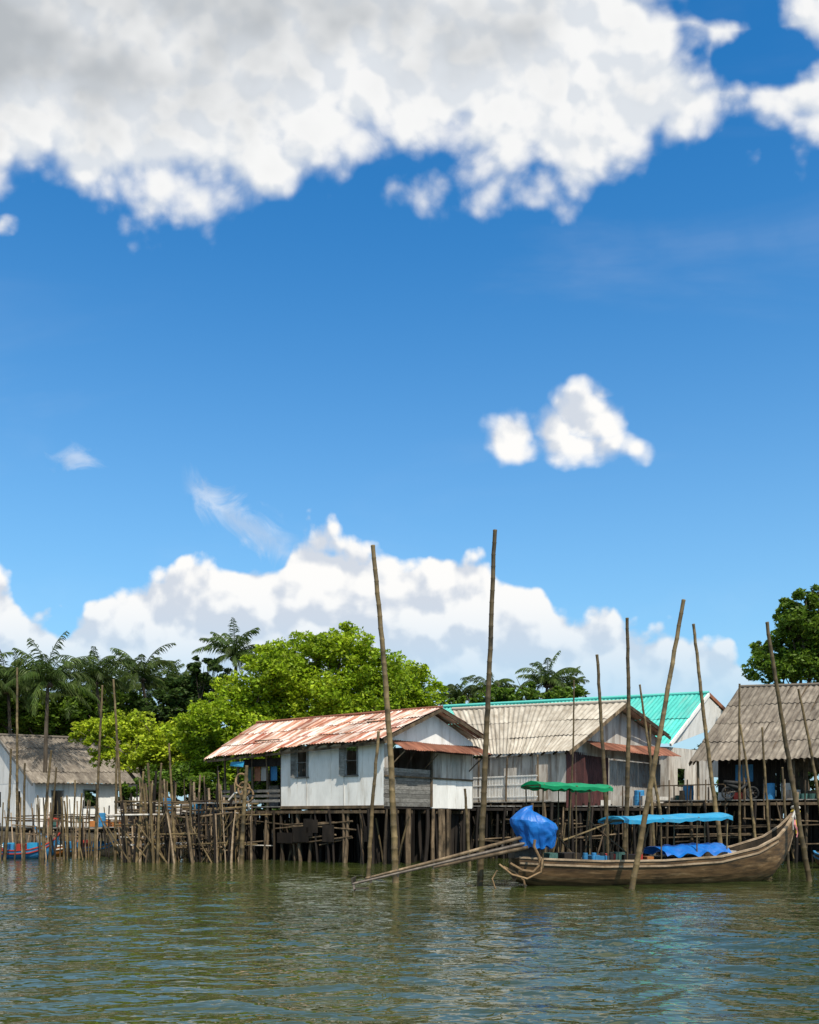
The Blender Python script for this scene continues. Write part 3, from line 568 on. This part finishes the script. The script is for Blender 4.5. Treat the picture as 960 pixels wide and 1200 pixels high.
for a in [((463,1035),(437,640),9,32),((562,1045),(580,622),8.5,30.5),((740,1046),(801,704),8,29.5),((949,1033),(899,730),7,33),
    ((846,1000),(813,732),6,38),((732,1004),(735,725),6.5,38),((713,1004),(700,768),6,39),((433,1026),(444,858),6,35),
    ((962,955),(936,808),4.5,44),((775,958),(750,803),4,46),((664,1003),(673,798),3,44),((20,1003),(20,783),4,56),((111,1017),(120,804),4,44),
    ((146,1000),(133,797),4,52),((28,1008),(29,895),4,50),((50,1017),(60,880),4.5,44),((58,1006),(66,900),3.5,50),((5,1008),(13,878),4,50),((86,1006),(88,915),3,50),
    ((868,1000),(867,802),4,46),((886,1000),(868,850),4,45),((903,1000),(893,853),4,45),((135,1010),(137,870),4,48),((93,1003),(96,930),3.5,52),
    ((550,1008),(545,925),5,43),((283,1012),(289,898),7,45.5),((768,1000),(762,850),4,46),((925,1020),(917,900),4,38),((160,1008),(168,905),4,47),((75,1008),(72,935),3.5,50),((205,1012),(198,872),4,47),((185,1010),(189,895),4,46)]:
    bamboo(*a)
# ------------------------------------------------------------ boats
def hull(g,stern,bow,S,sheer,keel,half,skin,cap='pale_wood',inner='old_wood',ribs=14):
    ax=(bow-stern); ax.z=0; Lh=ax.length; ax.normalize(); sd=Vector((ax.y,-ax.x,0)); NS=40; NJ=8
    def sec(s,ins=0.0):
        w=max(0.0,np.interp(s,S,half)-ins); zs=np.interp(s,S,sheer); zk=np.interp(s,S,keel)+ins*1.3
        c=stern+ax*(s*Lh); out=[]
        for j in range(-NJ,NJ+1):
            a=abs(j)/NJ; out.append(c+sd*(math.copysign(w*math.sin(a*math.pi/2)**0.85,j))+Z(zk+(zs-zk)*a**1.7))
        return out
    ss=np.linspace(0,1,NS+1); st=2*NJ+1
    for nm,ins,mt in (('hull',0,skin),('hull_lining',0.05,inner)):
        mb=MB(); vs=[]
        for s in ss: vs+=sec(s,ins)
        for j in range(st-1):
            r=((j*37)%7)/7
            vv=[]; 
            for i in range(NS+1): vv+=[vs[i*st+j],vs[i*st+j+1]]
            mb.add(vv,[(i*2,i*2+1,i*2+3,i*2+2) for i in range(NS)],mt,r)
        mb.add(sec(0,ins),[tuple(range(st))],mt); mb.build(nm,g,smooth=True)
    mb=MB()
    for e in (0,-1):
        pts=[sec(s,0.02)[e] for s in ss]; 
        for i in range(NS): mb.beam(pts[i]+Z(.02),pts[i+1]+Z(.02),0.1,0.06,cap,0.5)
        pts=[sec(s,-0.015)[e]-Z(0.16*(1-max(0,s-.85)*4)) for s in ss]
        for i in range(NS-4): mb.beam(pts[i],pts[i+1],0.03,0.06,cap,0.3)
    for k in range(ribs):
        s=0.05+0.8*k/ribs; q=sec(s,0.07); mb.tube(q,0.025,inner,5)
    for s in (0.1,0.3,0.5,0.68,0.82):
        q=sec(s,0.05); a_=q[1]; b_=q[-2]; mb.obox(Vector(a_)+Z(-0.02)-ax*.15,Vector(b_)-Vector(a_),ax*0.3,Z(0.04),'pale_wood' if s>.6 else inner)
    mb.build('gunwales_ribs_thwarts',g); return sec,ax,sd,Lh
G=group('longtail_boat'); stern=Vector((3.35,30.6,0)); bow=Vector((13.75,34.0,0))
S=[0,0.08,0.25,0.45,0.65,0.8,0.9,0.96,1.0]
sec,ax,sd,Lh=hull(G,stern,bow,S,[0.92,0.86,0.78,0.78,0.88,1.15,1.5,1.95,2.5],[0.15,-0.1,-0.25,-0.3,-0.3,-0.2,0.1,0.75,1.9],[0.42,0.62,0.9,1.02,0.98,0.75,0.42,0.18,0.04],'hull_wood')
mb=MB(); tip=stern+ax*Lh
mb.tube([tip-ax*0.35+Z(1.0),tip-ax*0.12+Z(1.8),tip+Z(2.5),tip+ax*0.07+Z(3.1)],[0.05,0.07,0.075,0.05],'pale_wood',8); mb.build('prow_post',G)
mb=MB()
for zc,mt in ((2.3,'pink_cloth'),(2.42,'yellow_cloth'),(2.56,'dirty_white')):
    c=tip+Z(zc)-ax*0.02; mb.tube([c+Vector((0.13*math.cos(t),0.13*math.sin(t),0.03*math.sin(2*t))) for t in np.linspace(0,6.28,12)],0.04,mt,6,cap=False)
    for k in range(2): mb.tube([c+Vector((U(-.1,.1),-.13,0)),c+Vector((U(-.2,.1),-.2,-.35)),c+Vector((U(-.25,.15),-.17,-.8))],[0.03,0.045,0.02],mt,5)
mb.build('prow_ribbons',G)
def canopy(g,c0,c1,w0,w1,z0_,z1_,mt,name,posts,sag=0.06):
    mb=MB(); nx,ny=18,8; vs=[]
    for i in range(nx+1):
        for j in range(ny+1):
            u=i/nx; v=j/ny*2-1; c=c0.lerp(c1,u); w=w0+(w1-w0)*u
            vs.append(c+sd*v*w+Z(z0_+(z1_-z0_)*u-0.14*v*v-sag*math.sin(u*math.pi*3)**2+U(-.012,.012)))
    fs=[(i*(ny+1)+j,i*(ny+1)+j+1,(i+1)*(ny+1)+j+1,(i+1)*(ny+1)+j) for i in range(nx) for j in range(ny)]
    mb.add(vs,fs,mt,.5); 
    hv=[0.06+0.05*abs(math.sin(i*1.3))+U(0,.04) for i in range(nx+1)]
    for i in range(nx):
        for j in (0,ny):
            a_=vs[i*(ny+1)+j]; b_=vs[(i+1)*(ny+1)+j]
            mb.add([a_,b_,b_-Z(hv[i+1]),a_-Z(hv[i])],[(0,1,2,3)],mt,.3)
    mb.build(name,g,smooth=False)
    mb=MB()
    for u in posts:
        c=c0.lerp(c1,u); zt=z0_+(z1_-z0_)*u-0.17; w=w0+(w1-w0)*u
        for v in (-0.85,0.85): mb.stick(c+sd*v*min(w,.85)+Z(0.6),c+sd*v*w+Z(zt),0.025,0.02,'bamboo')
        mb.stick(c-sd*w+Z(zt+.03),c+sd*w+Z(zt+.03),.02,.02,'bamboo')
    for v in (-.85,.85): mb.stick(c0+sd*v*w0+Z(z0_-.2),c1+sd*v*w1+Z(z1_-.2),.02,.02,'bamboo')
    mb.build(name+'_frame',g)
cpt=lambda px,dd=0: stern+ax*hit(stern,ax,px)
canopy(G,cpt(622),cpt(706),0.75,0.7,3.38,3.3,'green_tarp','green_canopy',(0.05,.5,.95),sag=.03)
canopy(G,cpt(716),cpt(843),0.85,0.75,2.25,2.38,'sky_blue_tarp','blue_canopy',(0.04,.35,.68,.97),sag=.03)
mb=MB(); ec=stern+ax*0.35+Z(1.15)
mb.obox(ec-ax*.45-sd*.25-Z(.25),ax*.9,sd*.5,Z(.4),'metal'); mb.tube([ec-ax*.3+Z(.3),ec+ax*.3+Z(.3)],.16,'metal',10); mb.tube([ec+Z(-.9),ec+Z(.1)],.07,'metal',8)
mb.build('engine',G)
mb=MB(); bm_c=P(626,972,30.3); NU,NV=56,26; vs=[]
nz=mathutils.noise.noise
for i in range(NV+1):
    t=i/NV
    hgt=0.62-1.2*t
    rad=(min(1,t*3.2)**0.55)*(1.0-0.35*max(0,t-.45)/.55)*(0.12 if t==0 else 1)
    for j in range(NU):
        th=2*math.pi*j/NU; cx=math.cos(th); cy=math.sin(th)
        fold=1+0.13*nz(Vector((cx*1.6,cy*1.6,t*2.2)))+0.10*math.sin(th*9+3*nz(Vector((cx,cy,t*3))))*t**1.2+0.05*nz(Vector((cx*5,cy*5,t*6)))
        sxx=0.70 if cx>0 else 0.74
        vs.append(bm_c+Vector((cx*sxx*rad*fold-0.16*hgt+0.05,cy*0.45*rad*fold,hgt+(0.22*t*nz(Vector((cx*2,cy*2,4)))+(-0.13*cx)*(1-t)+0.06*nz(Vector((cx*4,cy*4,9)))))))
mb.add(vs,[(i*NU+j,i*NU+(j+1)%NU,(i+1)*NU+(j+1)%NU,(i+1)*NU+j) for i in range(NV) for j in range(NU)]+[tuple(range(NU))],'blue_tarp',.5); mb.build('engine_tarp',G)
mb=MB(); t0=P(618,990,30.2); t1=P(413,1036,28.6)
mb.tube([t0+Z(.06),t1],[.06,.04],'metal',8); mb.tube([t0+Z(.28),t0.lerp(t1,.5)+Z(.14),t0.lerp(t1,.93)+Z(.08)],[.055,.05,.03],'old_wood',8); mb.tube([t0-Z(.08)+Vector((0,-.12,0)),t0.lerp(t1,.55)-Z(.05)],[.06,.045],'old_wood',8)
for q in (0.15,.35,.55,.75,.9): 
    c=t0.lerp(t1,q); mb.tube([c-Z(.1),c+Z(.2*(1-q)+.1)],.035,'metal',6)
for k in range(3):
    an=k*2.09; v=Vector((0.2,math.cos(an),math.sin(an))); mb.obox(t1,v*0.2,Vector((.05,.02,.04)),Vector((.02,.05,-.05)),'metal')
mb.tube([t1,t1+Vector((-.02,0,.16)),t1+Vector((.12,0,.22))],.025,'metal',6); mb.tube([t1,t1+Vector((.1,0,-.15)),t1+Vector((.5,0,-.12))],.025,'metal',6)
mb.build('longtail_shaft',G)
mb=MB()
def curve(pxs,d,r,mt): mb.tube([P(a,b_,d) for a,b_ in pxs],r,mt,7)
curve([(598,1012),(612,1020),(625,1022),(633,1014),(632,1004),(626,992),(627,984)],29.7,.045,'rope')
curve([(590,1016),(603,1022),(614,1032),(616,1042)],29.8,.035,'rope')
curve([(585,1013),(600,1025),(618,1030),(634,1022),(636,1006)],29.6,.035,'rope')
curve([(583,1020),(577,1030),(580,1040),(584,1046)],29.8,.025,'rope')
mb.build('mooring_ropes',G)
mb=MB()
def crate(px,w,dp,h,mt,z=.55,off=0): c=cpt(px); mb.obox(c-sd*dp/2+sd*off+Z(z),ax*w,sd*dp,Z(h),mt)
crate(655,.6,.8,.5,'dark_wood'); crate(690,.5,.9,.4,'blue_paint'); crate(706,.35,.5,.45,'red_paint'); crate(742,.25,.4,.42,'red_paint'); crate(725,.5,.7,.42,'dark_wood'); 
crate(718,.35,.4,.5,'net'); crate(752,.25,.7,.35,'orange_paint'); crate(850,.35,.3,.5,'dirty_white'); crate(640,.3,.5,.5,'net')
for k in range(4): mb.barrel(cpt(680+k*10)+sd*.35+Z(.75),.08,.3,random.choice(['dirty_white','blue_paint','rubber']))
mb.build('cargo_boxes',G)
mb=MB(); vs=[]; a0=cpt(764); a1=cpt(842); nx,ny=30,14
for i in range(nx+1):
    for j in range(ny+1):
        u=i/nx; v=j/ny*2-1; vs.append(a0.lerp(a1,u)+sd*v*(.93-.12*u)+Z(1.22-.3*abs(v)**2.5+.1*nz(Vector((u*9,v*3,1)))+.05*math.sin(u*24)*abs(v)+.1*u))
mb.add(vs,[(i*(ny+1)+j,i*(ny+1)+j+1,(i+1)*(ny+1)+j+1,(i+1)*(ny+1)+j) for i in range(nx) for j in range(ny)],'blue_tarp',.5); mb.build('cargo_tarp',G)
mb=MB()
for a_,b_ in (((735,1000),(690,962)),((700,1003),(712,955)),((752,1002),(763,958)),((670,1000),(640,962)),((667,1003),(668,920)),((686,1003),(690,940))): mb.stick(P(a_[0],a_[1],32),P(b_[0],b_[1],31.8),.03,.025,'old_wood')
mb.stick(P(660,985,31),P(720,962,32),.03,.03,'bamboo'); mb.build('frame_poles',G)
def small_boat(s,b_,skin,cap,sh=1.0):
    g=group('fishing_boat'); sec_,ax_,sd_b,Lb=hull(g,s,b_,S,[x*sh for x in [.7,.62,.55,.55,.62,.85,1.15,1.45,1.8]],[0.05,-.1,-.2,-.2,-.2,-.1,.15,.6,1.4],[.35,.5,.7,.75,.7,.5,.28,.12,.03],skin,cap)
    mb=MB()
    for t,mt in ((.2,'blue_paint'),(.38,'red_paint'),(.55,'sky_blue_tarp')): mb.obox(s+ax_*(t*Lb)-sd_b*.3+Z(.25),ax_*.6,sd_b*.5,Z(U(.35,.6)),mt)
    mb.build('cargo',g); return g
small_boat(PZ(75,0,55),PZ(-30,0,54),'orange_paint','white_paint',.85); small_boat(PZ(60,0,56),PZ(152,0,54),'pale_wood','blue_paint',.8); small_boat(PZ(140,0,58.5),PZ(40,0,58),'dirty_white','blue_paint',.95)
small_boat(PZ(-10,0,52),PZ(70,0,51.5),'blue_paint','red_paint',.75); small_boat(PZ(962,0,42),PZ(1040,0,38),'hull_wood','blue_paint')
# motorbike on the deck
def wheel(mb,c,r,rt,n=20):
    mb.tube([c+Vector((r*math.cos(t),0,r*math.sin(t))) for t in np.linspace(0,2*math.pi,n)],rt,'rubber',7,cap=False)
    for k in range(8): mb.tube([c,c+Vector((r*math.cos(k*.785),0,r*math.sin(k*.785)))],.008,'metal',4)
    mb.tube([c-Vector((0,.06,0)),c+Vector((0,.06,0))],.05,'metal',8)
MBk=group('motorbike'); mb=MB(); c=P(882,938,48); c.z=3.1+.33; c2=c+Vector((-1.2,0.1,0)); wheel(mb,c,.29,.05); wheel(mb,c2,.29,.05); mb.build('wheels',MBk)
mb=MB(); mb.tube([c,c+Vector((-.2,0,.45)),c+Vector((-.28,0,.7))],.03,'metal',6); mb.tube([c+Vector((-.28,-.3,.72)),c+Vector((-.28,.3,.72))],.02,'metal',6)
mb.tube([c+Vector((-.25,0,.5)),c+Vector((-.55,0,.2)),c2+Vector((.2,0,.35)),c2+Vector((-.15,0,.5))],[.07,.1,.12,.07],'rubber',8); mb.tube([c+Vector((-.5,0,.48)),c2+Vector((-.2,0,.55))],[.1,.1],'rubber',8); mb.tube([c2,c2+Vector((.5,0,.1))],.05,'metal',6); mb.build('body',MBk,smooth=True)
# ------------------------------------------------------------ sky
SUN_EL=math.radians(54); SUN_AZ=math.radians(158)
w=bpy.data.worlds.new('World'); scene.world=w; w.use_nodes=True; nt=w.node_tree; L=nt.links; nt.nodes.clear()
try:
    w.cycles.sampling_method='MANUAL'; w.cycles.sample_map_resolution=256
except Exception as ex: print(ex)
out=nn(nt,'ShaderNodeOutputWorld'); bg=nn(nt,'ShaderNodeBackground'); L.new(bg.outputs[0],out.inputs[0])
sk=nn(nt,'ShaderNodeTexSky'); sk.sky_type='NISHITA'; sk.sun_disc=False; sk.sun_elevation=SUN_EL; sk.sun_rotation=SUN_AZ; sk.air_density=1.0; sk.dust_density=0.6; sk.ozone_density=3.0
STR=0.1; bg.inputs[1].default_value=STR; K=1/STR
def colr(c): return (c[0]*K,c[1]*K,c[2]*K)
m=lambda *a,**k: mth(nt,*a,**k)
tc=nn(nt,'ShaderNodeTexCoord'); sx=nn(nt,'ShaderNodeSeparateXYZ'); L.new(tc.outputs['Generated'],sx.inputs[0])
yy=m('MAXIMUM',m('ABSOLUTE',sx.outputs[1]),0.12)
u=m('ADD',m('MULTIPLY',m('DIVIDE',sx.outputs[0],yy),1.12),0.48)
v=m('SUBTRACT',0.958,m('MULTIPLY',m('DIVIDE',sx.outputs[2],yy),1.12))
def sst(x,a,b_):
    r_=nn(nt,'ShaderNodeMapRange'); r_.interpolation_type='SMOOTHSTEP'; r_.inputs[1].default_value=a; r_.inputs[2].default_value=b_; L.new(x,r_.inputs[0]); return r_.outputs[0]
hs=nn(nt,'ShaderNodeHueSaturation'); hs.inputs['Saturation'].default_value=1.25; L.new(sk.outputs[0],hs.inputs['Color'])
skyc=mix(nt,1.0,hs.outputs[0],(0.60,1.66,1.9),'MULTIPLY')
hz=nn(nt,'ShaderNodeMapRange'); hz.inputs[1].default_value=0.66; hz.inputs[2].default_value=0.0; L.new(sx.outputs[2],hz.inputs[0])
hzf=m('MULTIPLY',m('POWER',hz.outputs[0],2.1),0.92)
skyc=mix(nt,hzf,skyc,colr((0.48,0.69,0.83)))
def fcurve(x,pts,x0=-0.3,x1=1.3):
    xr=nn(nt,'ShaderNodeMapRange'); xr.inputs[1].default_value=x0; xr.inputs[2].default_value=x1; L.new(x,xr.inputs[0])
    fc=nn(nt,'ShaderNodeFloatCurve'); c=fc.mapping.curves[0]
    pp=[((a/1000-x0)/(x1-x0),b_/1000) for a,b_ in pts]
    c.points[0].location=(0,pp[0][1]); c.points[1].location=(1,pp[-1][1])
    for a,b_ in pp[1:-1]: c.points.new(a,b_)
    fc.mapping.update(); L.new(xr.outputs[0],fc.inputs[1]); return fc.outputs[0]
def vec(a,b_):
    cx=nn(nt,'ShaderNodeCombineXYZ'); L.new(a,cx.inputs[0]); L.new(b_,cx.inputs[1]); return cx.outputs[0]
def noise(vv,sc,det=8,ro=0.55,dist=0.0):
    n_=nn(nt,'ShaderNodeTexNoise'); n_.noise_dimensions='2D'; n_.inputs['Scale'].default_value=sc; n_.inputs['Detail'].default_value=det; n_.inputs['Roughness'].default_value=ro; n_.inputs['Distortion'].default_value=dist; L.new(vv,n_.inputs['Vector']); return n_.outputs['Fac']
def voro(vv,sc):
    n_=nn(nt,'ShaderNodeTexVoronoi'); n_.voronoi_dimensions='2D'; n_.feature='SMOOTH_F1'; n_.inputs['Scale'].default_value=sc; n_.inputs['Detail'].default_value=2; n_.inputs['Roughness'].default_value=0.5; n_.inputs['Smoothness'].default_value=0.35; L.new(vv,n_.inputs['Vector']); return n_.outputs['Distance']
def puff(u_,v_):
    vv=vec(u_,v_); n1=m('SUBTRACT',noise(vv,6.5,8,0.54,0.15),0.5); vo=m('SUBTRACT',0.40,voro(vv,15)); return m('ADD',m('MULTIPLY',n1,0.95),m('MULTIPLY',vo,0.38))
def ell(u_,v_,cx,cy,rx,ry):
    a=m('DIVIDE',m('SUBTRACT',u_,cx/1000),rx/1000); b_=m('DIVIDE',m('SUBTRACT',v_,cy/1000),ry/1000)
    return m('MULTIPLY',m('SUBTRACT',1.0,m('SQRT',m('ADD',m('MULTIPLY',a,a),m('MULTIPLY',b_,b_)))),min(rx,ry)/1000)
edgeT=fcurve(u,[(-300,310),(-100,290),(0,260),(40,256),(130,286),(190,276),(240,262),(330,240),(385,202),(430,195),(480,222),(560,238),(620,226),(680,264),(720,232),(780,200),(850,175),(900,178),(960,190),(1100,200),(1300,130)])
edgeB=fcurve(u,[(-300,640),(-60,650),(0,665),(50,695),(100,680),(150,657),(200,648),(270,640),(325,650),(350,616),(380,616),(430,640),(500,636),(560,648),(620,665),(670,698),(705,685),(735,700),(760,728),(810,722),(850,736),(880,785),(920,825),(1000,815),(1300,780)])
pf=puff(u,v); u2=m('ADD',u,0.010); v2=m('SUBTRACT',v,0.02); pf2=puff(u2,v2)
d=m('SUBTRACT',edgeT,v)
gap=m('MULTIPLY',ell(u,v,880,64,56,20),-2.6); gap2=m('MULTIPLY',ell(u,v,815,62,20,24),-2.6); gap3=m('MULTIPLY',ell(u,v,860,6,44,20),-2.6)
d=m('MINIMUM',d,m('MINIMUM',m('MINIMUM',gap,gap3),gap2)); d=m('MINIMUM',d,0.3)
dT=m('ADD',d,m('MULTIPLY',pf,0.155))
dB=m('ADD',m('SUBTRACT',v,edgeB),m('MULTIPLY',pf,0.12))
d=ell(u,v,605,512,46,32)
for e in ((690,490,54,44),(745,525,34,24),(665,520,105,30),(648,506,42,36),(705,463,26,22)): d=m('MAXIMUM',d,ell(u,v,*e))
d=m('MAXIMUM',d,m('SUBTRACT',ell(u,v,2,262,26,24),0.004))
dS=m('ADD',m('ADD',d,m('MULTIPLY',pf,0.06)),0.006)
mT=sst(dT,-0.012,0.055); mB=sst(dB,-0.002,0.016); mS=sst(dS,-0.002,0.018)
mB=m('MULTIPLY',mB,sst(v,1.02,0.66))
lit=sst(m('SUBTRACT',pf,pf2),-0.13,0.08)
nw=noise(vec(u,v),14,6,0.65,1.0)
a=m('SUBTRACT',m('SUBTRACT',v,0.572),m('MULTIPLY',m('SUBTRACT',u,0.225),0.62))
wl=m('SUBTRACT',0.012,m('ABSOLUTE',m('ADD',a,m('MULTIPLY',m('SUBTRACT',nw,0.5),0.09))))
wl=m('MULTIPLY',sst(wl,-0.02,0.02),m('MULTIPLY',sst(u,0.21,0.24),sst(u,0.38,0.30))); wl=m('MULTIPLY',wl,0.5)
w2=m('MULTIPLY',sst(m('ADD',ell(u,v,85,535,22,12),m('MULTIPLY',m('SUBTRACT',nw,.5),.06)),-0.005,0.02),0.4)
haze=m('MULTIPLY',sst(noise(vec(m('MULTIPLY',u,0.6),m('MULTIPLY',v,2.0)),3.0,5,0.55,0.4),0.45,0.85),0.08)
mask=m('MAXIMUM',m('MAXIMUM',mT,mB),mS); mask=m('MAXIMUM',m('MAXIMUM',mask,wl),m('MAXIMUM',w2,haze))
shadeT=sst(dT,0.05,0.21)
lowN=noise(vec(u,v),4.2,4,0.5); shadeT=m('MULTIPLY',shadeT,sst(m('ADD',lowN,m('MULTIPLY',m('SUBTRACT',u,0.3),-0.22)),0.3,0.62))
ccol=mix(nt,lit,colr((0.66,0.71,0.79)),colr((1.0,0.99,0.97)))
ctop=mix(nt,m('MULTIPLY',lit,0.75),colr((0.74,0.78,0.83)),colr((1.0,0.99,0.97)))
ctop=mix(nt,shadeT,ctop,colr((0.48,0.51,0.54)))
cbot=mix(nt,sst(v,0.70,0.86),ccol,colr((0.60,0.73,0.85)))
cc=mix(nt,m('GREATER_THAN',v,0.42),ctop,cbot)
col=mix(nt,mask,skyc,cc); L.new(col,bg.inputs[0])
# ------------------------------------------------------------ sun & camera
sl=bpy.data.lights.new('sun','SUN'); sl.energy=5.0; sl.angle=math.radians(0.5); sl.color=(1,0.93,0.8); so=bpy.data.objects.new('sun',sl); scene.collection.objects.link(so)
sd_=Vector((math.sin(SUN_AZ)*math.cos(SUN_EL),math.cos(SUN_AZ)*math.cos(SUN_EL),math.sin(SUN_EL))); so.rotation_euler=sd_.to_track_quat('Z','Y').to_euler()
cam=bpy.data.cameras.new('camera'); co=bpy.data.objects.new('camera',cam); scene.collection.objects.link(co); co.location=(0,0,CH); co.rotation_euler=(math.radians(90),0,0)
cam.sensor_fit='HORIZONTAL'; cam.sensor_width=24; cam.lens=28; cam.shift_y=(HY-600)/960.0; cam.clip_end=6000; cam.clip_start=0.1; scene.camera=co
scene.view_settings.view_transform='Standard'; scene.view_settings.look='None'; scene.view_settings.exposure=0
